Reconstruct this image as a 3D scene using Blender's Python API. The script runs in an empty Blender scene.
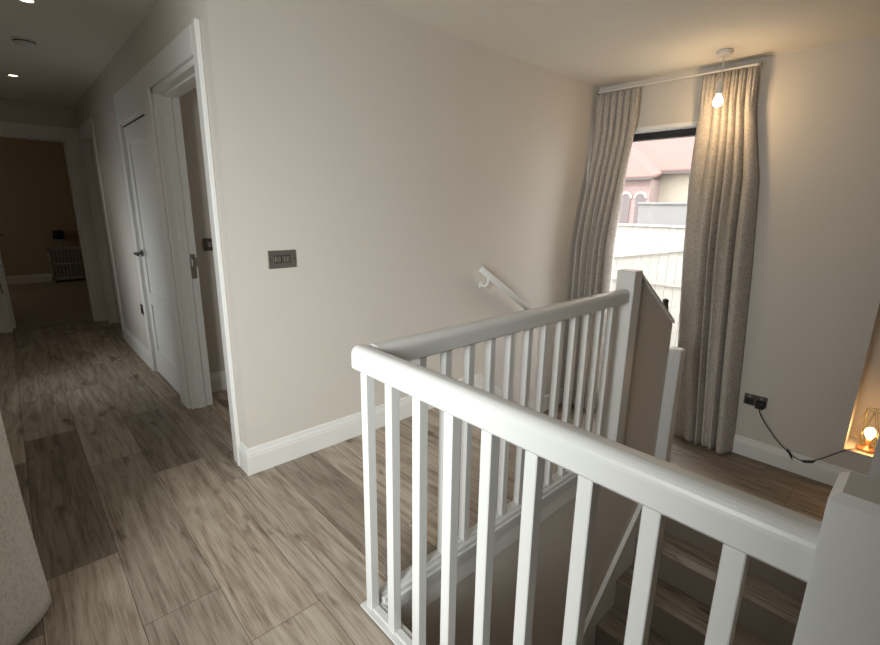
import bpy, bmesh, math, random
from mathutils import Vector, Matrix

random.seed(7)
S = bpy.context.scene
COL = S.collection

# ------------------------------------------------------------------ camera
cd = bpy.data.cameras.new('camera')
cam = bpy.data.objects.new('camera', cd)
COL.objects.link(cam)
Rr = ((0.7358, -0.6771, 0.0144), (0.1517, 0.1854, 0.9709), (0.6600, 0.7122, -0.2392))
mw = Matrix.Identity(4)
for i in range(3):
    mw[i][0] = Rr[0][i]; mw[i][1] = Rr[1][i]; mw[i][2] = -Rr[2][i]
mw[0][3], mw[1][3], mw[2][3] = -0.7595, -2.2721, 1.3723
cam.matrix_world = mw
cd.sensor_fit = 'HORIZONTAL'; cd.sensor_width = 36.0
cd.lens = 463.82 / 880 * 36.0
cd.clip_start = 0.02; cd.clip_end = 200
S.camera = cam

# ------------------------------------------------------------------ view, world, lights
S.view_settings.view_transform = 'Standard'
try: S.view_settings.look = 'None'
except Exception: pass
S.view_settings.gamma = 1.0
S.view_settings.use_curve_mapping = False
S.view_settings.exposure = 0.0
S.cycles.use_denoising = True
S.cycles.max_bounces = 10
S.cycles.diffuse_bounces = 6
S.cycles.sample_clamp_indirect = 6.0

w = bpy.data.worlds.new('overcast_sky'); S.world = w; w.use_nodes = True
bg = w.node_tree.nodes['Background']
bg.inputs[0].default_value = (0.97, 0.98, 1.0, 1); bg.inputs[1].default_value = 9.0

def light(name, kind, loc, energy, color, size=0.1, size_y=None, rot=None, **kw):
    l = bpy.data.lights.new(name, kind); l.energy = energy; l.color = color
    if kind == 'AREA':
        l.size = size
        if size_y: l.shape = 'RECTANGLE'; l.size_y = size_y
    elif kind in ('POINT', 'SPOT'):
        l.shadow_soft_size = size
    for k, v in kw.items(): setattr(l, k, v)
    o = bpy.data.objects.new(name, l); COL.objects.link(o); o.location = loc
    if rot: o.rotation_euler = rot
    return o

# daylight entering by the window in the left wall (standing in an added box outside it, facing +x)
light('daylight_left_window', 'AREA', (-1.95, -1.90, 1.25), 40.0, (0.97, 1.0, 0.99), 1.6, 0.95, (0, -math.radians(75), math.radians(29)), spread=math.radians(110))
# added fill lamps: unseen hall doorway, near room and far room
light('fill_hall_doorway', 'AREA', (-1.16, 2.15, 0.80), 3.7, (0.94, 0.98, 1.0), 1.1, 0.72, (0, -math.pi / 2, 0), spread=math.radians(120))
light('fill_near_room', 'AREA', (1.66, 0.70, 1.35), 2.2, (1.0, 0.95, 0.88), 1.1, 0.8, (0, math.pi / 2, math.radians(-12)))
light('fill_far_room', 'AREA', (-2.55, 7.0, 1.4), 2.8, (1.0, 0.86, 0.66), 1.0, 1.0, (0, -math.pi / 2, 0))

# ------------------------------------------------------------------ materials
def mat(name, color, rough=0.5, metal=0.0, spec=None, bump=0.0, bscale=200.0, var=0.0, vscale=3.0, sheen=0.0):
    m = bpy.data.materials.new(name); m.use_nodes = True
    nt = m.node_tree; b = nt.nodes['Principled BSDF']
    b.inputs['Base Color'].default_value = (*color, 1)
    b.inputs['Roughness'].default_value = rough
    b.inputs['Metallic'].default_value = metal
    if spec is not None: b.inputs['Specular IOR Level'].default_value = spec
    if sheen: b.inputs['Sheen Weight'].default_value = sheen
    if bump or var:
        tc = nt.nodes.new('ShaderNodeTexCoord')
    if bump:
        n = nt.nodes.new('ShaderNodeTexNoise'); n.inputs['Scale'].default_value = bscale; n.inputs['Detail'].default_value = 3
        nt.links.new(tc.outputs['Object'], n.inputs['Vector'])
        bp = nt.nodes.new('ShaderNodeBump'); bp.inputs['Strength'].default_value = bump; bp.inputs['Distance'].default_value = 0.002
        nt.links.new(n.outputs['Fac'], bp.inputs['Height']); nt.links.new(bp.outputs['Normal'], b.inputs['Normal'])
    if var:
        n2 = nt.nodes.new('ShaderNodeTexNoise'); n2.inputs['Scale'].default_value = vscale; n2.inputs['Detail'].default_value = 4
        nt.links.new(tc.outputs['Object'], n2.inputs['Vector'])
        mx = nt.nodes.new('ShaderNodeMix'); mx.data_type = 'RGBA'
        mx.inputs[6].default_value = tuple(c * (1 - var) for c in color) + (1,)
        mx.inputs[7].default_value = tuple(min(1, c * (1 + var)) for c in color) + (1,)
        nt.links.new(n2.outputs['Fac'], mx.inputs[0]); nt.links.new(mx.outputs[2], b.inputs['Base Color'])
    return m

def emit(name, color, strength):
    m = bpy.data.materials.new(name); m.use_nodes = True
    b = m.node_tree.nodes['Principled BSDF']
    b.inputs['Base Color'].default_value = (*color, 1)
    b.inputs['Emission Color'].default_value = (*color, 1)
    b.inputs['Emission Strength'].default_value = strength
    return m

M = {}
M['wall'] = mat('wall_paint_greige', (0.63, 0.59, 0.535), 0.75, bump=0.15, bscale=350, var=0.015, vscale=1.5)
M['ceiling'] = mat('ceiling_paint', (0.80, 0.765, 0.69), 0.85, bump=0.1, bscale=300)
M['trim'] = mat('white_satin_paint', (0.79, 0.795, 0.77), 0.38, bump=0.06, bscale=60)
M['rail'] = mat('white_gloss_timber', (0.65, 0.655, 0.635), 0.34, bump=0.08, bscale=60)
M['nickel'] = mat('brushed_nickel', (0.36, 0.34, 0.31), 0.38, 0.85)
M['chrome'] = mat('dark_chrome', (0.16, 0.15, 0.14), 0.35, 0.85)
M['black'] = mat('black_plastic', (0.012, 0.012, 0.013), 0.45)
M['white_plastic'] = mat('white_plastic', (0.72, 0.71, 0.68), 0.4)
M['frame'] = mat('anthracite_frame', (0.012, 0.013, 0.015), 0.4)
M['carpet'] = mat('pale_carpet', (0.42, 0.36, 0.30), 0.95, bump=0.5, bscale=250, var=0.08, vscale=30)
M['far_wall'] = mat('warm_wall_paint', (0.50, 0.40, 0.29), 0.8)
M['furniture'] = mat('pale_furniture', (0.5, 0.49, 0.46), 0.45)
M['shade'] = mat('navy_lamp_shade', (0.015, 0.022, 0.05), 0.8)
M['wire'] = mat('brass_wire', (0.20, 0.16, 0.05), 0.4, 0.7)
M['copper'] = mat('copper_base', (0.55, 0.27, 0.13), 0.35, 0.5)
M['cord'] = mat('black_cord', (0.01, 0.009, 0.009), 0.5)
M['fence'] = mat('weathered_pale_timber', (0.31, 0.30, 0.27), 0.9, var=0.08, vscale=6)
M['fence_grey'] = mat('grey_render', (0.175, 0.172, 0.165), 0.9, var=0.1, vscale=4)
M['cream'] = mat('cream_render', (0.30, 0.265, 0.21), 0.9, var=0.06)
M['tile'] = mat('red_roof_tile', (0.150, 0.080, 0.068), 0.85, var=0.12, vscale=9)
M['gutter'] = mat('grey_gutter', (0.06, 0.045, 0.04), 0.6)
M['ground'] = mat('garden_paving', (0.25, 0.24, 0.225), 0.9, var=0.1)
M['stone'] = mat('pale_stone_arch', (0.32, 0.29, 0.27), 0.9)
M['dark_glass'] = mat('dark_window_glass', (0.09, 0.07, 0.068), 0.3)

def brick_mat():
    m = bpy.data.materials.new('red_brick'); m.use_nodes = True
    nt = m.node_tree; b = nt.nodes['Principled BSDF']; b.inputs['Roughness'].default_value = 0.9
    tc = nt.nodes.new('ShaderNodeTexCoord'); mp = nt.nodes.new('ShaderNodeMapping')
    mp.inputs['Rotation'].default_value = (math.pi / 2, 0, math.pi / 2)
    br = nt.nodes.new('ShaderNodeTexBrick'); br.inputs['Scale'].default_value = 4.0
    br.inputs['Color1'].default_value = (0.22, 0.155, 0.14, 1); br.inputs['Color2'].default_value = (0.26, 0.19, 0.17, 1)
    br.inputs['Mortar'].default_value = (0.27, 0.24, 0.22, 1)
    nt.links.new(tc.outputs['Object'], mp.inputs[0]); nt.links.new(mp.outputs[0], br.inputs['Vector'])
    nt.links.new(br.outputs[0], b.inputs['Base Color'])
    return m
M['brick'] = brick_mat()

def glass_mat():
    m = bpy.data.materials.new('window_glass'); m.use_nodes = True
    nt = m.node_tree; nt.nodes.clear()
    out = nt.nodes.new('ShaderNodeOutputMaterial'); t = nt.nodes.new('ShaderNodeBsdfTransparent')
    g = nt.nodes.new('ShaderNodeBsdfGlossy'); g.inputs['Roughness'].default_value = 0.02
    mx = nt.nodes.new('ShaderNodeMixShader'); mx.inputs[0].default_value = 0.05
    nt.links.new(t.outputs[0], mx.inputs[1]); nt.links.new(g.outputs[0], mx.inputs[2]); nt.links.new(mx.outputs[0], out.inputs[0])
    return m
M['glass'] = glass_mat()

def wood_mat(name, dark, mid, light_, rough=0.55):
    """Oak laminate: UV = metres inside one plank, face attribute 'tint' = the plank's own tone, 'seed' = its own grain."""
    m = bpy.data.materials.new(name); m.use_nodes = True
    nt = m.node_tree; b = nt.nodes['Principled BSDF']; b.inputs['Roughness'].default_value = rough; b.inputs['Specular IOR Level'].default_value = 0.3
    N = nt.nodes.new; Lk = nt.links.new
    uv = N('ShaderNodeUVMap'); uv.uv_map = 'plank'
    at = N('ShaderNodeAttribute'); at.attribute_name = 'tint'
    sd = N('ShaderNodeAttribute'); sd.attribute_name = 'seed'
    cx = N('ShaderNodeCombineXYZ'); Lk(sd.outputs['Fac'], cx.inputs[2])
    ad = N('ShaderNodeVectorMath'); ad.operation = 'ADD'; Lk(uv.outputs[0], ad.inputs[0]); Lk(cx.outputs[0], ad.inputs[1])
    def mapped(sx, sy, sz=1.0):
        mp = N('ShaderNodeMapping'); mp.inputs['Scale'].default_value = (sx, sy, sz); Lk(ad.outputs[0], mp.inputs[0]); return mp
    # broad cathedral figure
    n0 = N('ShaderNodeTexNoise'); n0.inputs['Scale'].default_value = 1.0; n0.inputs['Detail'].default_value = 2
    Lk(mapped(9.0, 0.8).outputs[0], n0.inputs['Vector'])
    mul = N('ShaderNodeMath'); mul.operation = 'MULTIPLY'; mul.inputs[1].default_value = 13.0; Lk(n0.outputs['Fac'], mul.inputs[0])
    fr = N('ShaderNodeMath'); fr.operation = 'PINGPONG'; fr.inputs[1].default_value = 1.0; Lk(mul.outputs[0], fr.inputs[0])
    # fine pores
    n1 = N('ShaderNodeTexNoise'); n1.inputs['Scale'].default_value = 1.0; n1.inputs['Detail'].default_value = 5; n1.inputs['Roughness'].default_value = 0.65
    Lk(mapped(170.0, 7.0).outputs[0], n1.inputs['Vector'])
    # soft streaks
    n2 = N('ShaderNodeTexNoise'); n2.inputs['Scale'].default_value = 1.0; n2.inputs['Detail'].default_value = 4
    Lk(mapped(26.0, 1.6).outputs[0], n2.inputs['Vector'])
    # knots and cracks
    n3 = N('ShaderNodeTexNoise'); n3.inputs['Scale'].default_value = 1.0; n3.inputs['Detail'].default_value = 3; n3.inputs['Distortion'].default_value = 0.6
    Lk(mapped(11.0, 3.2).outputs[0], n3.inputs['Vector'])
    kr = N('ShaderNodeValToRGB'); kr.color_ramp.elements[0].position = 0.61; kr.color_ramp.elements[0].color = (0, 0, 0, 1)
    kr.color_ramp.elements[1].position = 0.74; kr.color_ramp.elements[1].color = (1, 1, 1, 1); Lk(n3.outputs['Fac'], kr.inputs[0])
    a1 = N('ShaderNodeMath'); a1.operation = 'MULTIPLY_ADD'; a1.inputs[1].default_value = 0.13; Lk(fr.outputs[0], a1.inputs[0])
    a1b = N('ShaderNodeMath'); a1b.operation = 'MULTIPLY'; a1b.inputs[1].default_value = 0.60; Lk(n1.outputs['Fac'], a1b.inputs[0]); Lk(a1b.outputs[0], a1.inputs[2])
    a2 = N('ShaderNodeMath'); a2.operation = 'MULTIPLY_ADD'; a2.inputs[1].default_value = 0.36; Lk(n2.outputs['Fac'], a2.inputs[0]); Lk(a1.outputs[0], a2.inputs[2])
    cr = N('ShaderNodeValToRGB'); e = cr.color_ramp.elements
    e[0].position = 0.36; e[0].color = (*dark, 1); e[1].position = 0.72; e[1].color = (*light_, 1)
    em = cr.color_ramp.elements.new(0.53); em.color = (*mid, 1)
    Lk(a2.outputs[0], cr.inputs[0])
    tm = N('ShaderNodeMix'); tm.data_type = 'RGBA'; tm.blend_type = 'MULTIPLY'; tm.inputs[0].default_value = 1.0
    Lk(cr.outputs[0], tm.inputs[6]); Lk(at.outputs['Color'], tm.inputs[7])
    km = N('ShaderNodeMix'); km.data_type = 'RGBA'; km.inputs[7].default_value = (dark[0] * .35, dark[1] * .33, dark[2] * .3, 1)
    kf = N('ShaderNodeMath'); kf.operation = 'MULTIPLY'; kf.inputs[1].default_value = 0.75; Lk(kr.outputs[0], kf.inputs[0])
    Lk(kf.outputs[0], km.inputs[0]); Lk(tm.outputs[2], km.inputs[6])
    Lk(km.outputs[2], b.inputs['Base Color'])
    bp = N('ShaderNodeBump'); bp.inputs['Strength'].default_value = 0.12; bp.inputs['Distance'].default_value = 0.001
    Lk(n1.outputs['Fac'], bp.inputs['Height']); Lk(bp.outputs['Normal'], b.inputs['Normal'])
    return m
M['wood'] = wood_mat('oak_laminate', (0.185, 0.140, 0.100), (0.375, 0.312, 0.246), (0.530, 0.460, 0.382))
M['seam'] = mat('plank_seam', (0.035, 0.026, 0.02), 0.8)

def fabric_mat(name, c1, c2, scale):
    m = bpy.data.materials.new(name); m.use_nodes = True
    nt = m.node_tree; b = nt.nodes['Principled BSDF']; b.inputs['Roughness'].default_value = 0.75
    b.inputs['Sheen Weight'].default_value = 0.15
    N = nt.nodes.new; Lk = nt.links.new
    uv = N('ShaderNodeUVMap'); uv.uv_map = 'cloth'
    nz = N('ShaderNodeTexNoise'); nz.inputs['Scale'].default_value = scale * .8; nz.inputs['Detail'].default_value = 2
    Lk(uv.outputs[0], nz.inputs['Vector'])
    mv = N('ShaderNodeVectorMath'); mv.operation = 'MULTIPLY_ADD'; mv.inputs[1].default_value = (.05, .05, 0)
    Lk(nz.outputs['Color'], mv.inputs[0]); Lk(uv.outputs[0], mv.inputs[2])
    v = N('ShaderNodeTexVoronoi'); v.feature = 'DISTANCE_TO_EDGE'; v.inputs['Scale'].default_value = scale; Lk(mv.outputs[0], v.inputs['Vector'])
    r = N('ShaderNodeValToRGB'); r.color_ramp.elements[0].position = 0.04; r.color_ramp.elements[0].color = (*c1, 1)
    r.color_ramp.elements[1].position = 0.22; r.color_ramp.elements[1].color = (*c2, 1); Lk(v.outputs['Distance'], r.inputs[0])
    n2 = N('ShaderNodeTexNoise'); n2.inputs['Scale'].default_value = 420; Lk(uv.outputs[0], n2.inputs['Vector'])
    bp = N('ShaderNodeBump'); bp.inputs['Strength'].default_value = 0.3; bp.inputs['Distance'].default_value = 0.001
    Lk(n2.outputs['Fac'], bp.inputs['Height']); Lk(bp.outputs['Normal'], b.inputs['Normal'])
    Lk(r.outputs[0], b.inputs['Base Color'])
    return m
M['curtain'] = fabric_mat('taupe_damask', (0.45, 0.415, 0.37), (0.345, 0.31, 0.27), 42)
def translucent(m, amount):
    nt = m.node_tree; b = nt.nodes['Principled BSDF']; out = nt.nodes['Material Output']
    t = nt.nodes.new('ShaderNodeBsdfTranslucent'); mx = nt.nodes.new('ShaderNodeMixShader'); mx.inputs[0].default_value = amount
    src = b.inputs['Base Color'].links[0].from_socket; nt.links.new(src, t.inputs['Color'])
    nt.links.new(b.outputs[0], mx.inputs[1]); nt.links.new(t.outputs[0], mx.inputs[2]); nt.links.new(mx.outputs[0], out.inputs[0])
    return m
M['curtain_grey'] = fabric_mat('grey_damask', (0.74, 0.725, 0.68), (0.62, 0.605, 0.56), 42)
translucent(M['curtain_grey'], .12)

# ------------------------------------------------------------------ geometry helpers (world coordinates)
def bm_box(bm, x0, y0, z0, x1, y1, z1):
    v = [bm.verts.new(p) for p in ((x0, y0, z0), (x1, y0, z0), (x1, y1, z0), (x0, y1, z0), (x0, y0, z1), (x1, y0, z1), (x1, y1, z1), (x0, y1, z1))]
    fs = [bm.faces.new([v[i] for i in f]) for f in ((0, 3, 2, 1), (4, 5, 6, 7), (0, 1, 5, 4), (1, 2, 6, 5), (2, 3, 7, 6), (3, 0, 4, 7))]
    return v, fs

def box(x0, y0, z0, x1, y1, z1, bev=0.0, seg=2):
    bm = bmesh.new()
    bm_box(bm, min(x0, x1), min(y0, y1), min(z0, z1), max(x0, x1), max(y0, y1), max(z0, z1))
    if bev: bmesh.ops.bevel(bm, geom=bm.edges[:], offset=bev, segments=seg, affect='EDGES', profile=0.5)
    return bm

def boxes(lst, bev=0.0, seg=2):
    bm = bmesh.new()
    for b in lst:
        bm_box(bm, min(b[0], b[3]), min(b[1], b[4]), min(b[2], b[5]), max(b[0], b[3]), max(b[1], b[4]), max(b[2], b[5]))
    if bev: bmesh.ops.bevel(bm, geom=bm.edges[:], offset=bev, segments=seg, affect='EDGES', profile=0.5)
    return bm

def prism(poly, axis, a, b, bm=None):
    """poly: 2D points in the plane normal to axis ('x': (y,z), 'y': (x,z), 'z': (x,y)), extruded from a to b."""
    bm = bm or bmesh.new()
    def P(p, t):
        return {'x': (t, p[0], p[1]), 'y': (p[0], t, p[1]), 'z': (p[0], p[1], t)}[axis]
    A = [bm.verts.new(P(p, a)) for p in poly]; B = [bm.verts.new(P(p, b)) for p in poly]
    n = len(poly)
    fs = [bm.faces.new(A), bm.faces.new(B[::-1])]
    for i in range(n): fs.append(bm.faces.new((A[i], B[i], B[(i + 1) % n], A[(i + 1) % n])))
    bmesh.ops.recalc_face_normals(bm, faces=bm.faces[:])
    return bm

def sweep(prof, p0, p1, side, up, bm=None):
    """straight sweep of a 2D profile (s along side, t along up) from p0 to p1"""
    bm = bm or bmesh.new()
    p0, p1, side, up = Vector(p0), Vector(p1), Vector(side), Vector(up)
    A = [bm.verts.new(p0 + side * s + up * t) for s, t in prof]; B = [bm.verts.new(p1 + side * s + up * t) for s, t in prof]
    bm.faces.new(A); bm.faces.new(B[::-1]); n = len(prof)
    for i in range(n): bm.faces.new((A[i], B[i], B[(i + 1) % n], A[(i + 1) % n]))
    bmesh.ops.recalc_face_normals(bm, faces=bm.faces[:])
    return bm

def tube(pts, r, seg=10, bm=None):
    bm = bm or bmesh.new(); pts = [Vector(p) for p in pts]; rings = []
    prev = None
    for i, p in enumerate(pts):
        t = (pts[min(i + 1, len(pts) - 1)] - pts[max(i - 1, 0)]).normalized()
        if prev is None:
            n = t.orthogonal().normalized()
        else:
            n = (prev - t * prev.dot(t)).normalized()
        prev = n; c = t.cross(n)
        rr = r[i] if isinstance(r, (list, tuple)) else r
        rings.append([bm.verts.new(p + (n * math.cos(a) + c * math.sin(a)) * rr) for a in [2 * math.pi * k / seg for k in range(seg)]])
    for a, b in zip(rings, rings[1:]):
        for k in range(seg): bm.faces.new((a[k], a[(k + 1) % seg], b[(k + 1) % seg], b[k]))
    bm.faces.new(rings[0][::-1]); bm.faces.new(rings[-1])
    bmesh.ops.recalc_face_normals(bm, faces=bm.faces[:])
    return bm

def lathe(prof, c, seg=24, axis='z', bm=None):
    """prof: (radius, height) list around an axis through c"""
    bm = bm or bmesh.new(); c = Vector(c); rings = []
    for r, h in prof:
        ring = []
        for k in range(seg):
            a = 2 * math.pi * k / seg; u, v = max(r, 1e-4) * math.cos(a), max(r, 1e-4) * math.sin(a)
            d = {'z': (u, v, h), 'x': (h, u, v), 'y': (u, h, v)}[axis]
            ring.append(bm.verts.new(c + Vector(d)))
        rings.append(ring)
    for a, b in zip(rings, rings[1:]):
        for k in range(seg): bm.faces.new((a[k], a[(k + 1) % seg], b[(k + 1) % seg], b[k]))
    bm.faces.new(rings[0][::-1]); bm.faces.new(rings[-1])
    bmesh.ops.recalc_face_normals(bm, faces=bm.faces[:])
    return bm

def smooth_path(pts, n=6):
    P = [Vector(p) for p in pts]; out = []
    for i in range(len(P) - 1):
        a, b, c, d = P[max(i - 1, 0)], P[i], P[i + 1], P[min(i + 2, len(P) - 1)]
        for k in range(n):
            t = k / n
            out.append(0.5 * (2 * b + (c - a) * t + (2 * a - 5 * b + 4 * c - d) * t * t + (3 * b - a - 3 * c + d) * t ** 3))
    out.append(P[-1]); return out

def obj(name, bm, m, parent=None, smooth=False):
    me = bpy.data.meshes.new(name)
    if parent is not None:
        off = parent['_w'] if '_w' in parent else (0, 0, 0)
        bmesh.ops.translate(bm, verts=bm.verts[:], vec=-Vector(off))
    bm.to_mesh(me); bm.free()
    for mm in (m if isinstance(m, (list, tuple)) else [m]): me.materials.append(mm)
    if smooth:
        for p in me.polygons: p.use_smooth = True
    o = bpy.data.objects.new(name, me); COL.objects.link(o)
    if parent is not None:
        o.parent = parent
        o['_w'] = parent['_w'] if '_w' in parent else (0.0, 0.0, 0.0)
    return o

def thing(name, label, cat, loc=(0, 0, 0), group=None, kind=None):
    o = bpy.data.objects.new(name, None); COL.objects.link(o); o.location = loc
    o.empty_display_size = 0.05
    o['_w'] = tuple(float(v) for v in loc)
    tag(o, label, cat, group, kind); return o

def tag(o, label, cat, group=None, kind=None):
    o['label'] = label; o['category'] = cat
    if group: o['group'] = group
    if kind: o['kind'] = kind
    return o

def struct(name, bm, m, label=None, cat=None, parent=None, smooth=False):
    o = obj(name, bm, m, parent, smooth)
    if parent is None: o['kind'] = 'structure'
    if label: o['label'] = label
    if cat: o['category'] = cat
    return o

def sgroup(name, label, cat, loc=(0, 0, 0)):
    return thing(name, label, cat, loc, kind='structure')

# ------------------------------------------------------------------ dimensions
H = 2.39          # ceiling
L = 3.17          # window wall
LZ = -0.44        # half landing level
WX0 = -1.0        # left wall
YE = 4.45         # far end wall of the hall
YB = -5.5         # wall behind the camera

# ------------------------------------------------------------------ planked floors
def plank_bm(regions, width, off, length, axis='y', forced=(), seed=1, z=0.0, thick=0.02, tone=(0.80, 1.10)):
    """planks laid along y (or x); every plank a quad with its own tone and grain; clipped to the regions (x0,y0,x1,y1)"""
    rnd = random.Random(seed)
    bm = bmesh.new(); uvl = bm.loops.layers.uv.new('plank')
    tl = bm.faces.layers.float_color.new('tint'); sl = bm.faces.layers.float.new('seed')
    ax = 0 if axis == 'y' else 1
    lo = min(r[ax] for r in regions); hi = max(r[ax + 2] for r in regions)
    l0 = min(r[1 - ax] for r in regions); l1 = max(r[3 - ax] for r in regions)
    i0 = math.floor((lo - off) / width)
    i = i0
    while off + i * width < hi:
        a0 = off + i * width; a1 = a0 + width
        cuts = [c for (ii, c, *_r) in forced if ii == i]
        s = l0 - rnd.random() * length
        segs = []
        while s < l1:
            segs.append((s, s + length)); s += length
        tf = [(c0, c1, t) for (ii, c0, c1, t) in forced if ii == i]
        if tf:
            segs = []; cur = l0 - 0.3
            for c0, c1, t in sorted(tf):
                while cur < c0 - 1e-6:
                    nx = min(cur + length, c0); segs.append((cur, nx)); cur = nx
                segs.append((c0, c1, t)); cur = c1
            while cur < l1: segs.append((cur, cur + length)); cur += length
        for sg in segs:
            g = rnd.uniform(*tone) if len(sg) < 3 else sg[2]
            warm = rnd.uniform(-0.03, 0.03); sd = rnd.uniform(0, 60)
            for (x0, y0, x1, y1) in regions:
                if axis == 'y': rx0, rx1, ry0, ry1 = max(a0, x0), min(a1, x1), max(sg[0], y0), min(sg[1], y1)
                else: rx0, rx1, ry0, ry1 = max(sg[0], x0), min(sg[1], x1), max(a0, y0), min(a1, y1)
                if rx1 - rx0 < 1e-4 or ry1 - ry0 < 1e-4: continue
                g_ = 0.0009
                q = [(rx0 + g_, ry0 + g_), (rx1 - g_, ry0 + g_), (rx1 - g_, ry1 - g_), (rx0 + g_, ry1 - g_)]
                f = bm.faces.new([bm.verts.new((x, y, z)) for x, y in q])
                f[tl] = (g * (1 + warm), g, g * (1 - warm), 1); f[sl] = sd
                for lp, (x, y) in zip(f.loops, q):
                    lp[uvl].uv = (x - a0, y - sg[0]) if axis == 'y' else (y - a0, x - sg[0])
        i += 1
    for (x0, y0, x1, y1) in regions:           # the slab under the boards
        v, fs = bm_box(bm, x0, y0, z - thick, x1, y1, z - 0.0012)
        for f in fs: f.material_index = 1; f[tl] = (tone[0], tone[0], tone[0], 1)
    return bm

PW, PO = 0.245, 0.115
floor_regions = [(WX0, YB, -0.036, YE + 0.06), (-0.036, -1.140, 1.76, 0.10), (-0.036, 0.10, 1.8, YE + 0.06), (-0.036, YB, 2.3, -2.26)]
forced = [(-2, 0.33, 1.22, 0.66), (-3, -2.2, -0.683, 0.80), (0, -1.3, 0.1, 0.74), (-1, -1.35, 0.0, 1.04), (-2, -0.98, 0.33, 1.03), (-3, -0.683, 0.62, 0.86), (-4, -0.22, 1.2, 0.55), (-4, -1.5, -0.22, 1.0), (-5, -0.5, 0.9, .7)]
struct('floor', plank_bm(floor_regions, PW, PO, 1.38, forced=forced, seed=4, thick=0.2), [M['wood'], M['seam']],
       'grey-brown oak plank floor of the hall and upper landing', 'floor')
struct('floor_far_room', box(-2.6, YE + 0.06, -0.2, 1.6, 8.5, 0.0), M['carpet'], 'pale carpet in the dark room at the end of the hall', 'floor')
struct('floor_half_landing', plank_bm([(2.0, -1.06, L, 0.0), (2.6245, -1.15, L, -1.06), (2.6245, YB, L, -1.15), (2.3, YB, 2.6245, -2.26)], 0.245, 2.68, 1.3, seed=9, z=LZ, thick=0.2, tone=(0.50, 0.62)),  # plank tones lowered to stand in for the dim light here
       [M['wood'], M['seam']], 'oak half landing below the window, planks darkened for shade', 'floor')
struct('floor_lower', box(-1.0, YB, -2.95, L, -1.15, -2.75), M['seam'])

# ------------------------------------------------------------------ ceiling and walls
struct('ceiling', box(-2.8, YB, H, L + 0.3, 8.7, H + 0.15), M['ceiling'], 'plain ceiling over hall and stairwell', 'ceiling')
# main wall with the switch, y = 0 .. 0.1, down into the stairwell
struct('wall_main', boxes([(0, 0, 0, L, 0.10, H), (0, 0, -2.95, L, 0.10, -.0005)]), M['wall'], 'broad greige wall with the metal light switch', 'wall')
# window wall x = L .. L+0.3 with the window opening and the niche
WY0, WY1, WZ0, WZ1 = -1.02, -0.13, -0.15, 2.035
NY0, NY1, NZ0, NZ1 = -2.95, -2.046, -0.158, 2.035
struct('wall_window', boxes([(L, WY1, -2.8, L + .3, 0.10, H), (L, NY1, -2.8, L + .3, WY0, H), (L, YB, -2.8, L + .3, NY0, H),
                             (L, WY0, -2.8, L + .3, WY1, WZ0), (L, WY0, WZ1, L + .3, WY1, H),
                             (L, NY0, -2.8, L + .3, NY1, NZ0), (L, NY0, NZ1, L + .3, NY1, H), (L + .27, NY0, NZ0, L + .3, NY1, NZ1)]),
       M['wall'], 'greige wall with the curtained window and the lamp recess', 'wall')
# hall wall, x = 0 .. 0.14 with three openings
T = 0.14
D1a, D1b, D1h = 0.19, 1.08, 2.03
D2a, D2b, D2h = 1.24, 2.05, 1.94
D3a, D3b, D3h = 3.42, 4.25, 2.03
struct('wall_hall', boxes([(0, 0.10, 0, T, D1a, H), (0, D1a, D1h, T, D1b, H), (0, D1b, 0, T, D2a, H), (0, D2a, D2h, T, D2b, H),
                           (0, D2b, 0, T, D3a, H), (0, D3a, D3h, T, D3b, H), (0, D3b, 0, T, YE, H)]), M['wall'], 'hall wall with the row of white doorways', 'wall')
E0, E1, EH = -0.88, -0.12, 2.04
struct('wall_end', boxes([(WX0 - 1.7, YE, 0, E0, YE + .12, H), (E1, YE, 0, 1.7, YE + .12, H), (E0, YE, EH, E1, YE + .12, H)]), M['wall'], 'end wall of the hall around the open doorway', 'wall')
LWa, LWb = -2.10, -0.62
struct('wall_left', boxes([(WX0 - .20, YB, 0, WX0, LWa, H), (WX0 - .20, LWb, 0, WX0, 1.0, H), (WX0 - .20, LWa, 0, WX0, LWb, .32), (WX0 - .20, LWa, 2.15, WX0, LWb, H),
                           (WX0 - .12, 1.0, 0, WX0, 1.75, H), (WX0 - .12, 2.55, 0, WX0, YE, H), (WX0 - .12, 1.75, 2.03, WX0, 2.55, H)]), M['wall'])
struct('wall_back', box(WX0 - .12, YB - .12, -2.8, L + .3, YB, H), M['wall'])
struct('wall_room_divider', box(T, 1.30, 0, 1.8, 1.38, H), M['wall'], 'inner wall seen through the near doorway', 'wall')
struct('wall_rooms_outer', box(1.72, 0.10, 0, 1.8, 4.5, H), M['wall'])
struct('wall_far_room', boxes([(-2.7, 8.5, 0, 1.7, 8.6, H), (-2.7, YE + .12, 0, -2.6, 8.5, H), (1.6, YE + .12, 0, 1.7, 8.5, H)]), M['far_wall'], 'brown wall at the back of the dark room', 'wall')
struct('wall_left_room', boxes([(-2.75, .4, 0, -2.7, YE, H), (-2.7, .4, 0, -1.3, .5, H)]), M['wall'])
struct('floor_left_room', box(-2.7, .5, -.2, WX0, YE, -.001), M['carpet'])
# wall of the stairwell: below the far balustrade, rising as a dwarf wall past the newel
DW0, DW1 = -1.15, -1.06
dw = [(0.03, -2.8), (2.62, -2.8), (2.62, -0.645), (2.345, -0.645), (2.345, 0.66), (1.765, 1.025), (1.765, -0.02), (0.03, -0.02)]
struct('wall_stairwell', prism(dw, 'y', DW0, DW1), M['wall'], 'beige dwarf wall with a sloping top beside the newel post', 'wall')
struct('wall_stair_side', boxes([(-0.03, -2.30, -2.8, 2.3, -2.26, -0.0), (2.26, YB, -2.8, 2.3, -2.26, -0.0)]), M['wall'])
struct('wall_stair_near', box(-0.03, -2.26, -2.8, 0.03, -1.15, -0.0), M['wall'])

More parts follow.
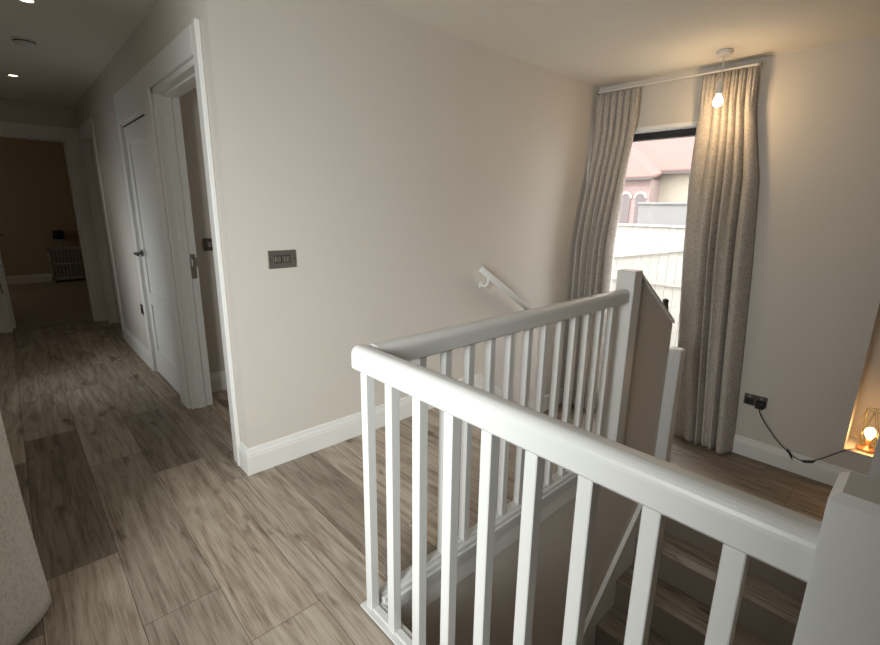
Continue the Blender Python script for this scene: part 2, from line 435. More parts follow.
# skirting boards (profile: thickness out of the wall, height)
SK = [(0, 0), (0.018, 0), (0.018, 0.098), (0.0155, 0.104), (0.0155, 0.112), (0.010, 0.124), (0.008, 0.140), (0.004, 0.145), (0, 0.145)]
def skirt(name, p0, p1, side, label):
    return struct(name, sweep(SK, p0, p1, side, (0, 0, 1)), M['trim'], label, 'skirting board')
bm = sweep(SK, (-0.018, 0, 0), (1.69, 0, 0), (0, -1, 0), (0, 0, 1))
sweep(SK, (0, 0.0, 0), (0, 0.10, 0), (-1, 0, 0), (0, 0, 1), bm)
struct('baseboard_main', bm, M['trim'], 'white skirting along the foot of the switch wall', 'skirting board')
SKL = [(s, t + LZ) for s, t in SK]
skirt('baseboard_window', (L, YB, LZ), (L, 0.0, LZ), (-1, 0, 0), 'white skirting below the curtains and socket on the half landing')
skirt('baseboard_hall', (0, D2b + .09, 0), (0, D3a - .09, 0), (-1, 0, 0), 'short white skirting between the hall doorways')
skirt('baseboard_left', (WX0, 2.64, 0), (WX0, YE, 0), (1, 0, 0), 'white skirting along the left hall wall')
skirt('baseboard_room', (T, 1.30, 0), (1.7, 1.30, 0), (0, -1, 0), 'white skirting inside the near doorway')
skirt('baseboard_far_room', (-2.6, 8.5, 0), (1.6, 8.5, 0), (0, -1, 0), 'skirting at the back of the dark room')
struct('trim_1', box(0.042, -2.262, -.24, 2.31, -2.2555, .004, .002), M['trim'], 'white edging board along the stair side of the floor', 'trim')
# sloping skirting beside the two upper steps on the main wall
bm = prism([(1.69, 0.0), (1.69, 0.145), (1.80, 0.12), (2.30, -0.295), (L, -0.295), (L, LZ), (2.0, LZ), (2.0, -.22), (1.76, -.22)], 'y', -0.018, -0.0005)
struct('baseboard_stair', bm, M['trim'], 'white stair skirting stepping down the main wall', 'skirting board')

# ------------------------------------------------------------------ door surrounds
AT = 0.018
def architrave_bm(x, y0, y1, h, head, leg, sgn=-1):
    """flat moulded casing on plane x (facing sgn x): two legs and a head"""
    xo = x + sgn * AT
    bm = boxes([(x, y0 - leg, 0, xo, y0, h + head), (x, y1, 0, xo, y1 + leg, h + head), (x, y0, h, xo, y1, h + head)], 0.004, 2)
    return bm
# door_1: open doorway nearest the corner
d1 = sgroup('door_1', 'open white-framed doorway nearest the corner of the wall', 'doorway', (0, 0.6, 0))
obj('architrave', architrave_bm(0, D1a, D1b, D1h, 0.12, 0.085), M['trim'], d1)
obj('architrave_lip', boxes([(-0.024, D1a - .087, 0.0005, -.002, D1a - .066, D1h + .122)], 0.004), M['trim'], d1)
obj('door_lining', boxes([(0.001, D1a, 0, T, D1a + .028, D1h), (0.001, D1b - .028, 0, T, D1b, D1h), (0.001, D1a, D1h - .028, T, D1b, D1h)], 0.002), M['trim'], d1)
obj('door_stop', boxes([(0.045, D1a + .028, 0, 0.092, D1a + .040, D1h - .028), (0.045, D1b - .040, 0, 0.092, D1b - .028, D1h - .028), (0.045, D1a, D1h - .040, 0.092, D1b, D1h - .028)], 0.002), M['trim'], d1)
sp = obj('strike_plate', boxes([(0.094, D1b - .034, 0.90, 0.128, D1b - .027, 1.06)], 0.002), M['nickel'], d1)
sp['label'] = 'grey metal strike plate'
obj('strike_lip', boxes([(0.100, D1b - .052, 0.98, 0.136, D1b - .034, 1.035)], 0.004), M['nickel'], sp)
# door_2: closed door with lever handle
d2 = sgroup('door_2', 'closed white panelled door with a dark lever handle', 'door', (0, 1.65, 0))
obj('architrave', boxes([(0, D2b, 0, -AT, D2b + .085, 2.15), (0, D2a - .0735, 0, -AT, D2a, 2.15), (0, D2a + .0005, D2h, -AT + .0005, D2b - .0005, 2.1495)], 0.004), M['trim'], d2)
obj('door_lining', boxes([(0.0, D2a - .001, 0, 0.13, D2a + .014, D2h), (0.0, D2b - .014, 0, .13, D2b, D2h), (0.0, D2a, D2h - .012, .13, D2b, D2h)]), M['trim'], d2)
ya, yb = D2a + .018, D2b - .020
zr = [0.012, 0.22, 0.60, 0.70, D2h - .14, D2h - .022]
frame = [(0.004, ya, 0.012, 0.042, ya + .11, zr[5]), (0.004, yb - .11, 0.012, 0.042, yb, zr[5]),
         (0.004, ya + .11, 0.012, 0.042, yb - .11, .22), (0.004, ya + .11, .60, 0.042, yb - .11, .70), (0.004, ya + .11, zr[4], 0.042, yb - .11, zr[5])]
leaf = obj('door_leaf', boxes(frame + [(0.014, ya + .105, 0.2, 0.034, yb - .105, zr[4] + .01)], 0.002), M['trim'], d2)
for hz in (1.80, 0.29):
    obj('hinge', boxes([(-0.012, ya - .014, hz - .055, 0.006, ya + .004, hz + .055)], 0.002), M['frame'], leaf)
hd = lathe([(0.026, 0.0), (0.026, -0.010), (0.010, -0.012), (0.010, -0.045)], (0.004, yb - .06, 1.0), 20, 'x')
tube([(-0.048, yb - .055, 1.0), (-0.050, yb - .09, 1.0), (-0.050, yb - .185, 0.998)], [.010, .010, .009], 12, hd)
h_ = obj('door_handle', hd, M['chrome'], leaf); h_['label'] = 'dark lever handle on a round rose'
obj('shadow_gap', boxes([(0.002, D2a + .014, D2h - .02, 0.010, D2b - .014, D2h - .012)]), M['seam'], d2)
# door_3: doorway at the far end of the hall wall
d3 = sgroup('door_3', 'narrow-looking doorway at the far end of the right hall wall', 'doorway', (0, 3.8, 0))
obj('architrave', architrave_bm(0, D3a, D3b, D3h, 0.12, 0.085), M['trim'], d3)
obj('door_lining', boxes([(0.0, D3a, 0, T, D3a + .02, D3h), (0.0, D3b - .02, 0, T, D3b, D3h), (0.0, D3a, D3h - .02, T, D3b, D3h)]), M['trim'], d3)
obj('door_leaf', boxes([(0.06, D3a + .02, .01, .10, D3b - .02, D3h - .02)]), M['trim'], d3)
d5 = sgroup('door_5', 'unseen open doorway added on the left side of the hall', 'doorway', (WX0, 2.15, 0))  # unseen doorway put in so fill light can reach the hall
obj('architrave', architrave_bm(WX0, 1.75, 2.55, 2.03, .12, .085, 1), M['trim'], d5)
obj('door_lining', boxes([(WX0 - .12, 1.75, 0, WX0, 1.77, 2.03), (WX0 - .12, 2.53, 0, WX0, 2.55, 2.03), (WX0 - .12, 1.75, 2.01, WX0, 2.55, 2.03)]), M['trim'], d5)
# door_4: doorway in the end wall
d4 = sgroup('door_4', 'open white-framed doorway to the dark room at the end of the hall', 'doorway', (-.5, YE, 0))
y_ = YE - AT
obj('architrave', boxes([(E0 - .09, y_, 0, E0, YE, EH + .125), (E1, y_, 0, E1 + .118, YE, EH + .125), (E0, y_, EH, E1, YE, EH + .125)], 0.004), M['trim'], d4)
obj('door_lining', boxes([(E0, YE, 0, E0 + .022, YE + .12, EH), (E1 - .022, YE, 0, E1, YE + .12, EH), (E0, YE, EH - .022, E1, YE + .12, EH)]), M['trim'], d4)
lf = obj('door_leaf', box(E0 + .01, YE + .13, .012, E0 + .05, YE + .86, EH - .03, .002), M['trim'], d4)
obj('hinge', box(E0 - .006, YE - .022, .42, E0 + .004, YE - .012, .53), M['chrome'], lf)
hb = lathe([(0.024, 0), (0.024, .008), (.009, .010), (.009, .045)], (E0 + .05, YE + .80, 1.0), 16, 'x')
tube([(E0 + .093, YE + .80, 1.0), (E0 + .095, YE + .70, 1.0)], .009, 10, hb)
obj('door_handle', hb, M['chrome'], lf)
tb = struct('trim_threshold', box(E0, YE + .02, 0.0, E1, YE + .10, 0.006), M['nickel'], 'metal threshold strip in the end doorway', 'trim')

# ------------------------------------------------------------------ window
w1 = sgroup('window_1', 'tall dark-framed window between the two curtains', 'window', (L + .1, -.57, 0))
fx0, fx1 = L + .12, L + .19
obj('window_frame', boxes([(fx0, WY0, WZ1 - .085, fx1, WY1, WZ1 - .03), (fx0, WY0, WZ0, fx1, WY1, WZ0 + .05),
                           (fx0, WY0, WZ0, fx1, WY0 + .05, WZ1 - .03), (fx0, WY1 - .05, WZ0, fx1, WY1, WZ1 - .03)], .004), M['frame'], w1)
obj('window_head', box(L + .001, WY0, WZ1 - .03, fx1, WY1, WZ1), M['trim'], w1)
obj('reveal_lining', boxes([(L + .002, WY0, WZ0, fx0, WY0 + .012, WZ1), (L + .002, WY1 - .012, WZ0, fx0, WY1, WZ1)]), M['trim'], w1)
obj('window_sill', box(L - .02, WY0, WZ0 - .0, fx0, WY1, WZ0 + .022, .004), M['trim'], w1)
obj('window_pane', box(L + .15, WY0 + .05, WZ0 + .05, L + .156, WY1 - .05, WZ1 - .085), M['glass'], w1)
w2 = sgroup('window_2', 'daylight window in the left hall wall beside the grey curtain', 'window', (WX0, -1, 1.2))
obj('window_frame', boxes([(WX0 - .19, LWa, 2.10, WX0 - .13, LWb, 2.15), (WX0 - .19, LWa, .32, WX0 - .13, LWb, .37), (WX0 - .19, LWa, .32, WX0 - .13, LWa + .05, 2.15),
                           (WX0 - .19, LWb - .05, .32, WX0 - .13, LWb, 2.15)], .004), M['frame'], w2)
struct('wall_sky_block', boxes([(-2.75, -3.0, 0, -2.65, .35, H), (-2.65, -3.0, 0, -1.2, -2.9, H), (-2.65, .25, 0, -1.2, .35, H), (-2.65, -2.9, -.05, -1.2, .25, 0)]), M['cream'])  # added unseen box that shuts the sky out around the left light

# ------------------------------------------------------------------ staircases
lower = sgroup('trim_lower_staircase', 'oak flight, toned down for shade, going down from the half landing under the near balustrade', 'staircase', (2.6, -1.7, LZ))
RX0, GO, RI = 2.60, 0.228, 0.203
def tread_bm(x_front, x_back, z, y0, y1):
    return plank_bm([(x_front, y0, x_back, y1)], 0.4, x_front - .05, 1.6, seed=int(abs(z) * 100), z=z, thick=0.022, tone=(0.6, 0.72))  # same laminate, tread tones lowered to paint in the stairwell shade
for k in range(0, 10):
    z = LZ - RI * k
    xf = RX0 - GO * k
    if k > 0:
        t_ = obj('tread', tread_bm(xf - .0, xf + GO + .03, z, -2.258, -1.1705), [M['wood'], M['wood']], lower)
    z2 = z - RI
    obj('riser', plank_bm([(xf + .012, -2.258, xf + .024, -1.1705)], .4, xf - .05, 1.5, seed=k + 40, z=z - .0222, thick=RI - .0202, tone=(0.6, 0.7)), [M['wood'], M['wood']], lower)  # riser tones lowered for the shade as well
# nosing strip of the half landing
obj('landing_nosing', plank_bm([(RX0 - .012, -2.255, RX0 + .04, -1.152)], .4, RX0 - .1, 1.6, seed=77, z=LZ + .002, thick=.024), [M['wood'], M['wood']], lower)
sl = RI / GO
def zs(x): return -0.60 + (x - 2.18) * 0.93
sbm = prism([(2.345, zs(2.345) + .01), (2.345, zs(2.345) - .45), (0.25, zs(.25) - .45), (0.25, zs(0.25) + .01)], 'y', -1.170, -1.1505)
st = obj('string_board', sbm, M['trim'], lower); st['label'] = 'white sloping string board against the stairwell wall'
bb = prism([(2.345, zs(2.345) + .012), (2.345, zs(2.345) - .012), (0.25, zs(.25) - .012), (0.25, zs(0.25) + .012)], 'y', -1.178, -1.170)
obj('string_bead', bb, M['trim'], st)

upper = sgroup('trim_upper_staircase', 'two oak steps from the upper landing to the half landing behind the balustrade', 'staircase', (1.8, -.5, 0))
obj('tread', tread_bm(1.76, 2.02, -0.22, -1.06, -0.018), [M['wood'], M['wood']], upper)
obj('riser', plank_bm([(1.745, -1.06, 1.76, -0.018)], .4, 1.7, 1.5, seed=3, z=-.02, thick=.2), [M['wood'], M['wood']], upper)
obj('riser', plank_bm([(2.005, -1.06, 2.02, -0.018)], .4, 1.9, 1.5, seed=5, z=-.243, thick=.196), [M['wood'], M['wood']], upper)

# ------------------------------------------------------------------ balustrades
def rail_profile(w=0.064, h=0.076, r=0.026, rb=0.008):
    p = []
    for cx, cz, a0, rr in ((w / 2 - r, h - r, 0, r), (-w / 2 + r, h - r, 90, r)):
        for k in range(7):
            a = math.radians(a0 + 15 * k); p.append((cx + rr * math.cos(a), cz + rr * math.sin(a)))
    p += [(-w / 2, rb), (-w / 2 + rb, 0), (w / 2 - rb, 0), (w / 2, rb)]
    return p
RZ = 0.885
XR, YR = -0.006, -1.124
def set_base(o, w_): o.location = w_
near = thing('near_balustrade', 'white balustrade in the foreground with a square end newel post', 'balustrade', (XR, -1.6, 0), 'white balustrades of the landing')
near['group'] = 'white balustrades of the landing'
rb_ = sweep(rail_profile(), (XR, -1.090, RZ), (XR, -2.235, RZ), (1, 0, 0), (0, 0, 1))
ends = [e for e in rb_.edges if all(abs(v.co.y + 1.090) < 1e-5 for v in e.verts)]
bmesh.ops.bevel(rb_, geom=ends, offset=0.009, segments=3, affect='EDGES', profile=0.5)
o = obj('handrail', rb_, M['rail'], near, smooth=False)
obj('base_rail', box(-0.036, -1.098, 0.0, 0.028, -2.235, 0.010, .002), M['rail'], near)
BW = 0.032
def baluster(parent, x, y, z0=0.009, z1=RZ + .002, proto=[]):
    if not proto:
        b = box(-BW / 2, -BW / 2, z0, BW / 2, BW / 2, z1, 0.002, 1)
        o = obj('baluster', b, M['rail']); proto.append(o)
    else:
        o = proto[0].copy(); COL.objects.link(o)
    o.parent = parent
    pw = parent['_w']; o.location = (x - pw[0], y - pw[1], -pw[2])
    return o
def fillet(parent, x0, y0, x1, y1, z=.030):
    return obj('spacer', box(x0, y0, z, x1, y1, z + .010, .003, 1), M['rail'], parent)
NB = [-1.134 - 0.1255 * k for k in range(9)]
for k, y in enumerate(NB):
    baluster(near, XR, y)
    y2 = NB[k + 1] if k < len(NB) - 1 else -2.235 - BW / 2
    fillet(near, XR - .014, y - BW / 2, XR + .014, y2 + BW / 2, .010)
def newel_bm(x0, y0, x1, y1, z0, z1, ch=0.011):
    bm = box(x0, y0, z0, x1, y1, z1)
    top = [e for e in bm.edges if all(abs(v.co.z - z1) < 1e-6 for v in e.verts)]
    bmesh.ops.bevel(bm, geom=top, offset=ch, segments=1, affect='EDGES')
    vert = [e for e in bm.edges if abs(e.verts[0].co.z - e.verts[1].co.z) > .2]
    bmesh.ops.bevel(bm, geom=vert, offset=0.0025, segments=2, affect='EDGES')
    return bm
obj('newel_post', newel_bm(-0.052, -2.320, 0.040, -2.228, -0.25, 1.036), M['rail'], near)

far = thing('far_balustrade', 'white balustrade in front of the curtains ending at a newel post by the dwarf wall', 'balustrade', (.85, YR, 0), 'white balustrades of the landing')
obj('handrail', sweep(rail_profile(), (0.0264, YR, RZ), (1.70, YR, RZ), (0, 1, 0), (0, 0, 1)), M['rail'], far)
obj('base_rail', box(0.028, YR - .032, 0.0, 1.70, YR + .032, .030, .003), M['rail'], far)
fb = sweep([(0, 0.012), (-.016, .012), (-.016, -.010), (-.012, -.016), (-.012, -.046), (0, -.050)], (0.03, -1.151, 0), (1.70, -1.151, 0), (0, 1, 0), (0, 0, 1))
obj('fascia_moulding', fb, M['rail'], far)
obj('apron_board', box(0.03, -1.158, -.131, 1.765, -1.1505, -.050), M['trim'], far)
FB = [0.0955 + 0.1205 * k for k in range(14)]
FB = [x for x in FB if x < 1.66]
prev = XR
for x in FB:
    baluster(far, x, YR)
    fillet(far, max(prev + BW / 2, .0285), YR - .014, x - BW / 2, YR + .014)
    prev = x
fillet(far, prev + BW / 2, YR - .014, 1.675, YR + .014)
obj('newel_post', newel_bm(1.67, -1.172, 1.765, -1.070, -.25, 1.060, .006), M['rail'], far)

cap = prism([(1.766, 1.032), (2.340, 0.669), (2.340, 0.690), (1.766, 1.052)], 'y', DW0 - .012, DW1 + .012)
tag(obj('wall_capping', cap, M['trim']), 'sloping white capping along the top of the dwarf wall', 'capping')
tag(obj('newel_post', newel_bm(2.35, -1.222, 2.44, -1.128, -.95, 0.495), M['rail']), 'low white newel post at the lower end of the dwarf wall', 'newel post')
kb = lathe([(0.0, 0), (.022, .0), (.026, .020), (.022, .05), (.016, .085), (.019, .105), (.0, .115)], (2.30, -1.105, .716), 16)
tag(obj('post_finial', kb, M['gutter'], None, True), 'small grey finial standing on the sloping capping', 'finial')
tag(obj('slim_post', newel_bm(2.31, -2.250, 2.35, -2.210, -.645, .33, .004), M['rail']), 'slim white post behind the near newel beside the lamp', 'post')

# wall handrail
wr = thing('wall_handrail', 'white sloping handrail fixed to the greige wall above the upper steps', 'handrail', (1.67, -.07, .97))
dirv = Vector((0.62, 0, -0.395)).normalized(); upv = Vector((-dirv.z, 0, dirv.x))
p0 = Vector((1.665, -.07, .965)); p1 = p0 + dirv * .90
prof = [(math.cos(a) * .021, math.sin(a) * .024) for a in [2 * math.pi * k / 14 for k in range(14)]]
obj('rail', sweep(prof, p0, p1, (0, 1, 0), upv), M['rail'], wr, True)
for t in (0.10, 0.70):
    q = p0 + dirv * t
    br_ = tube(smooth_path([q + Vector((0, 0, -.022)), q + Vector((0, .004, -.06)), q + Vector((0, .03, -.082)), q + Vector((0, .066, -.082))]), .007, 10)
    lathe([(0.0, .0), (.026, .0), (.026, -.006), (.012, -.010)], q + Vector((0, .0695, -.082)), 16, 'y', br_)
    obj('bracket', br_, M['white_plastic'], wr, True)

# ------------------------------------------------------------------ curtains
def cloth_obj(name, rows, m, label, cat, group, thickness=0.004, nu=220, fold=None, pattern=0.9):
    """rows: list of (z, edge0, edge1); fold(u, z) -> (dx, du)"""
    bm = bmesh.new(); uvl = bm.loops.layers.uv.new('cloth')
    zs_ = [rows[0][0] + (rows[-1][0] - rows[0][0]) * k / 70 for k in range(71)]
    def edge(z):
        for (za, a0, a1), (zb, b0, b1) in zip(rows, rows[1:]):
            if za >= z >= zb - 1e-9:
                t = (za - z) / (za - zb); return a0 + (b0 - a0) * t, a1 + (b1 - a1) * t
        return rows[-1][1:]
    grid = []
    for z in zs_:
        e0, e1 = edge(z); row = []
        for k in range(nu + 1):
            u = k / nu
            row.append((bm.verts.new(fold(u, z, e0, e1)), u, z))
        grid.append(row)
    for a, b in zip(grid, grid[1:]):
        for k in range(nu):
            q = (a[k], a[k + 1], b[k + 1], b[k]); f = bm.faces.new([t[0] for t in q]); f.smooth = True
            for lp, t in zip(f.loops, q): lp[uvl].uv = (t[1] * pattern, t[2])
    bmesh.ops.recalc_face_normals(bm, faces=bm.faces[:])
    o = obj(name, bm, m)
    for p in o.data.polygons: p.use_smooth = True
    sd = o.modifiers.new('thickness', 'SOLIDIFY'); sd.thickness = thickness; sd.offset = 0
    return tag(o, label, cat, group)

def pleat_fold(top, bot, ztop, zpin, xc, depth_top=.040, depth_bot=.105, ph=0.0, push=0.0):
    """top, bot: lists of (u of a fold's valley, its depth 0..1) in the header and near the hem; rounded ridges between sharp valleys"""
    def f(u, z, e0, e1):
        t = (ztop - z) / 2.75
        b = max(0.0, min(1.0, (zpin - z) / 1.1)); b = b * b * (3 - 2 * b)
        pin = math.exp(-((z - zpin) / 0.05) ** 2)
        V = [(a[0] + (c[0] - a[0]) * b + (.008 * math.sin(5.0 * t + 9 * i + ph) * b if 0 < i < len(top) - 1 else 0), a[1] + (c[1] - a[1]) * b) for i, (a, c) in enumerate(zip(top, bot))]
        k = 0
        while k < len(V) - 2 and u > V[k + 1][0]: k += 1
        (v0, d0), (v1, d1) = V[k], V[k + 1]
        q = max(0.0, min(1.0, (u - v0) / max(1e-4, v1 - v0)))
        ridge = max(0.0, math.sin(math.pi * q)) ** 0.36
        dep = d0 + (d1 - d0) * q
        D = (depth_top + (depth_bot - depth_top) * b) * dep * (1 + .8 * pin)
        wide = .75 + .25 * min(1.0, (v1 - v0) / .2)
        x = xc + D * (1 - ridge) * 1.0 - D * .35 * ridge * wide
        x -= push * b + .020 * b * math.sin(math.pi * u) - .010 * math.sin(9 * u + 4 * t + ph) * b
        # the header fans out above the pinch, every pleat split in three
        above = max(0.0, min(1.0, (z - zpin) / 0.10))
        x -= .012 * above * abs(math.sin(3 * math.pi * q))
        y = e0 + (e1 - e0) * (u + .010 * b * math.sin(2 * math.pi * q) * min(1.0, (v1 - v0) / .15) * (0.0 if k in (0, len(V) - 2) else 1.0))
        return (x, y, z)
    return f
CX = 3.075
cg = 'taupe pinch-pleat curtains at the tall window'
cloth_obj('curtain', [(2.318, -.857, -1.198), (2.10, -.858, -1.208), (2.04, -.860, -1.215), (1.60, -.852, -1.295), (1.01, -.884, -1.340), (.30, -.940, -1.385), (-.425, -1.01, -1.425)],
          M['curtain'], 'taupe patterned curtain right of the window behind the lit bulb', 'curtain', cg, fold=pleat_fold([(0, .5), (.26, .6), (.42, 1.1), (.55, 1.4), (.68, 1.4), (.82, 1.4), (1, .6)], [(0, .4), (.20, .05), (.40, 1.15), (.50, 1.1), (.63, .12), (.76, 1.6), (1, 1.0)], 2.312, 2.10, CX), pattern=0.95)
cloth_obj('curtain', [(2.318, -.040, -.397), (2.11, -.036, -.392), (1.70, -.030, -.368), (1.05, -.026, -.352), (.60, -.026, -.352), (-.425, -.026, -.365)],
          M['curtain'], 'taupe patterned curtain left of the window in the corner behind the balusters', 'curtain', cg, fold=pleat_fold([(0, .5), (.20, .8), (.36, 1), (.52, 1), (.68, .8), (.84, .8), (1, .5)], [(0, 1.6), (.14, 1.2), (.36, 1.2), (.46, .3), (.66, 1.2), (.85, .9), (1, .4)], 2.312, 2.10, CX, ph=2.0, push=.10), pattern=0.95)
tr = thing('curtain_track', 'slim pale curtain track above the tall window', 'curtain track', (3.05, -.65, 2.32))
obj('track', box(3.040, -.055, 2.3175, 3.060, -1.215, 2.327, .002), M['white_plastic'], tr)
for y in (-.12, -1.16):
    obj('bracket', boxes([(3.060, y - .006, 2.320, L, y + .006, 2.326)]), M['white_plastic'], tr)
for y in (-.055, -1.215):
    obj('end_stop', box(3.030, y - .008, 2.306, 3.066, y + .008, 2.332, .003), M['nickel'], tr)

LF = [(0.0, -.992, -.265), (.12, -.93, -.290), (.25, -.850, -.335), (.36, -.842, -.375), (.55, -.872, -.440), (.75, -.925, -.515), (.9, -.975, -.585), (1.0, -.990, -.66)]
def left_fold(u, z, e0, e1):
    t = (2.25 - z) / 2.24
    for (u0, x0, y0), (u1, x1, y1) in zip(LF, LF[1:]):
        if u <= u1 + 1e-9:
            q = (u - u0) / (u1 - u0); q = q * q * (3 - 2 * q) * .5 + q * .5
            x, y = x0 + (x1 - x0) * q, y0 + (y1 - y0) * q; break
    k = .76 + .24 * t
    return (-.992 + (x + .992) * k + .006 * math.sin(6 * u + 4 * z) * t, y + .03 * (1 - t) + .006 * math.sin(5 * z + 9 * u), z)
cloth_obj('curtain', [(2.25, -.36, -.62), (1.0, -.345, -.66), (0.012, -.325, -.74)], M['curtain_grey'], 'light grey curtain hanging at the left edge beside the daylight window', 'curtain', None, fold=left_fold, pattern=0.8, nu=120)
tr2 = thing('curtain_pole', 'pale pole carrying the light grey curtain', 'curtain track', (-.955, -1, 2.27))
obj('track', box(-.97, -2.2, 2.255, -.94, -.30, 2.275, .003), M['white_plastic'], tr2)
for y in (-.34, -2.16): obj('bracket', box(-1.0, y - .01, 2.258, -.97, y + .01, 2.272), M['white_plastic'], tr2)

# ------------------------------------------------------------------ pendant bulb
pc = (2.85, -1.057)
pd = thing('pendant_light', 'bare lit bulb on a white flex hanging from a round ceiling rose', 'light', (pc[0], pc[1], H))
obj('ceiling_rose', lathe([(.0, 0), (.046, 0), (.050, -.008), (.046, -.026), (.030, -.032), (.006, -.034)], (pc[0], pc[1], H), 28), M['white_plastic'], pd, True)
obj('flex', tube([(pc[0], pc[1], H - .03), (pc[0], pc[1], 2.20)], .0035, 8), M['white_plastic'], pd)
obj('lamp_holder', lathe([(.006, .06), (.012, .055), (.019, .03), (.021, -.01), (.021, -.03), (.016, -.035)], (pc[0], pc[1], 2.165), 20), M['white_plastic'], pd, True)
M['bulb'] = emit('lit_bulb', (1.0, 0.80, 0.52), 9.0)
bz = 2.085
obj('bulb', lathe([(.013, .050), (.014, .038), (.022, .026), (.029, .008), (.030, -.006), (.024, -.022), (.012, -.031), (.0, -.033)], (pc[0], pc[1], bz), 24), M['bulb'], pd, True)
light('pendant_glow', 'POINT', (pc[0] - .0, pc[1], bz - .055), 6.0, (1.0, 0.68, 0.37), 0.04)

# ------------------------------------------------------------------ ceiling fittings
sm = thing('smoke_alarm', 'round white smoke alarm on the hall ceiling', 'smoke alarm', (-.482, 2.02, H))
obj('body', lathe([(.0, 0), (.058, 0), (.058, -.012), (.052, -.034), (.040, -.040), (.0, -.041)], (-.482, 2.02, H), 32), M['white_plastic'], sm, True)
obj('mounting_plate', lathe([(.0, 0), (.066, 0), (.066, -.007), (.0, -.008)], (-.482, 2.02, H), 32), M['white_plastic'], sm)
obj('vent_ring', lathe([(.0, -.012), (.0592, -.012), (.0592, -.018), (.0, -.018)], (-.482, 2.02, H), 32), M['black'], sm)
M['spot_on'] = emit('lit_downlight', (1.0, 0.86, 0.68), 4.0)
def downlight(x, y, label):
    d = thing('downlight', label, 'downlight', (x, y, H), 'hall ceiling downlights')
    obj('bezel', lathe([(.030, .0), (.045, 0), (.045, -.004), (.031, -.006), (.030, .0)], (x, y, H), 28), M['white_plastic'], d)
    obj('lens', lathe([(.0, -.001), (.030, -.001), (.028, -.005), (.0, -.006)], (x, y, H), 24), M['spot_on'], d)
    light('downlight_beam', 'SPOT', (x, y, H - .02), 5.0, (1.0, .84, .64), .03, spot_size=1.7, spot_blend=.8)
downlight(-.516, 3.22, 'small lit ceiling downlight farther down the hall')
downlight(-.498, 1.19, 'small lit ceiling downlight at the top edge of the photo')

# ------------------------------------------------------------------ switches and sockets
sw = thing('light_switch', 'brushed metal double switch plate on the broad greige wall', 'light switch', (.249, 0, 1.11))
obj('plate', box(.176, -.007, 1.066, .322, -.0003, 1.156, .0025), M['nickel'], sw)
for cx_ in (.226, .272):
    r_ = obj('rocker_surround', box(cx_ - .021, -.0085, 1.092, cx_ + .021, -.006, 1.132, .001), M['chrome'], sw)
    obj('rocker', boxes([(cx_ - .015, -.0115, 1.098, cx_ - .001, -.008, 1.126), (cx_ + .001, -.0115, 1.098, cx_ + .015, -.008, 1.126)], .0015), M['nickel'], r_)
for cx_ in (.187, .311):
    obj('screw', lathe([(0, 0), (.004, 0), (.003, -.0015), (0, -.002)], (cx_, -.007, 1.111), 10, 'y'), M['chrome'], sw)

sk = thing('wall_socket', 'dark metal double socket above the half landing skirting', 'socket', (L, -1.508, .015))
obj('plate', box(L - .008, -1.582, -.030, L - .0003, -1.436, .056, .0025), M['chrome'], sk)
for y in (-1.472, -1.546):
    f_ = obj('socket_face', box(L - .010, y - .028, -.022, L - .0075, y + .028, .022, .001), M['black'], sk)
    obj('rocker', box(L - .013, y - .010, .030, L - .008, y + .010, .046, .001), M['nickel'], sk)
    obj('pin_slots', boxes([(L - .0106, y - .003, .006, L - .0098, y + .003, .014), (L - .0106, y - .014, -.012, L - .0098, y - .007, -.008), (L - .0106, y + .007, -.012, L - .0098, y + .014, -.008)]), M['seam'], f_)

s3 = thing('wall_socket', 'small dark socket low on the hall wall left of the closed door', 'socket', (0, 2.26, .5))
obj('plate', box(-.008, 2.22, .46, -.0003, 2.306, .546, .0025), M['chrome'], s3)
obj('socket_face', box(-.011, 2.235, .475, -.007, 2.291, .515, .001), M['black'], s3)
s4 = thing('light_switch', 'dark switch plate on the room wall seen through the near doorway', 'light switch', (.29, 1.30, 1.1))
obj('plate', box(.255, 1.2915, 1.055, .341, 1.2997, 1.141, .0025), M['chrome'], s4)
obj('rocker', box(.285, 1.288, 1.08, .311, 1.292, 1.116, .001), M['nickel'], s4)

# ------------------------------------------------------------------ cage lamp in the recess, with its cord
lc = Vector((L + .085, -2.150, NZ0))
lp = thing('cage_lamp', 'lit brass wire cage lamp standing in the wall recess', 'lamp', tuple(lc))
obj('base', lathe([(.0, 0.0005), (.050, .0005), (.052, .004), (.052, .016), (.046, .021), (.014, .024), (.014, .045), (.0, .046)], lc, 28), M['copper'], lp, True)
obj('lamp_holder', lathe([(.016, .040), (.017, .045), (.017, .078), (.012, .082)], lc, 18), M['copper'], lp)
cage = bmesh.new()
def hexr(r, z, rot=0): return [lc + Vector((r * math.cos(math.radians(60 * k + rot)), r * math.sin(math.radians(60 * k + rot)), z)) for k in range(6)]
A_, B_, C_ = hexr(.035, .045), hexr(.082, .105, 30), hexr(.048, .285)
for k in range(6):
    tube([A_[k], A_[(k + 1) % 6]], .0016, 6, cage); tube([B_[k], B_[(k + 1) % 6]], .0016, 6, cage); tube([C_[k], C_[(k + 1) % 6]], .0016, 6, cage)
    tube([A_[k], B_[k]], .0016, 6, cage); tube([A_[(k + 1) % 6], B_[k]], .0016, 6, cage)
    tube([B_[k], C_[k]], .0016, 6, cage); tube([B_[k], C_[(k + 1) % 6]], .0016, 6, cage)
cg_ = obj('wire_cage', cage, M['wire'], lp); cg_['label'] = 'faceted brass wire cage'
M['bulb2'] = emit('lit_warm_bulb', (1.0, 0.66, 0.30), 7.0)
obj('bulb', lathe([(.012, .078), (.016, .090), (.028, .112), (.032, .130), (.026, .150), (.012, .162), (.0, .164)], lc, 20), M['bulb2'], lp, True)
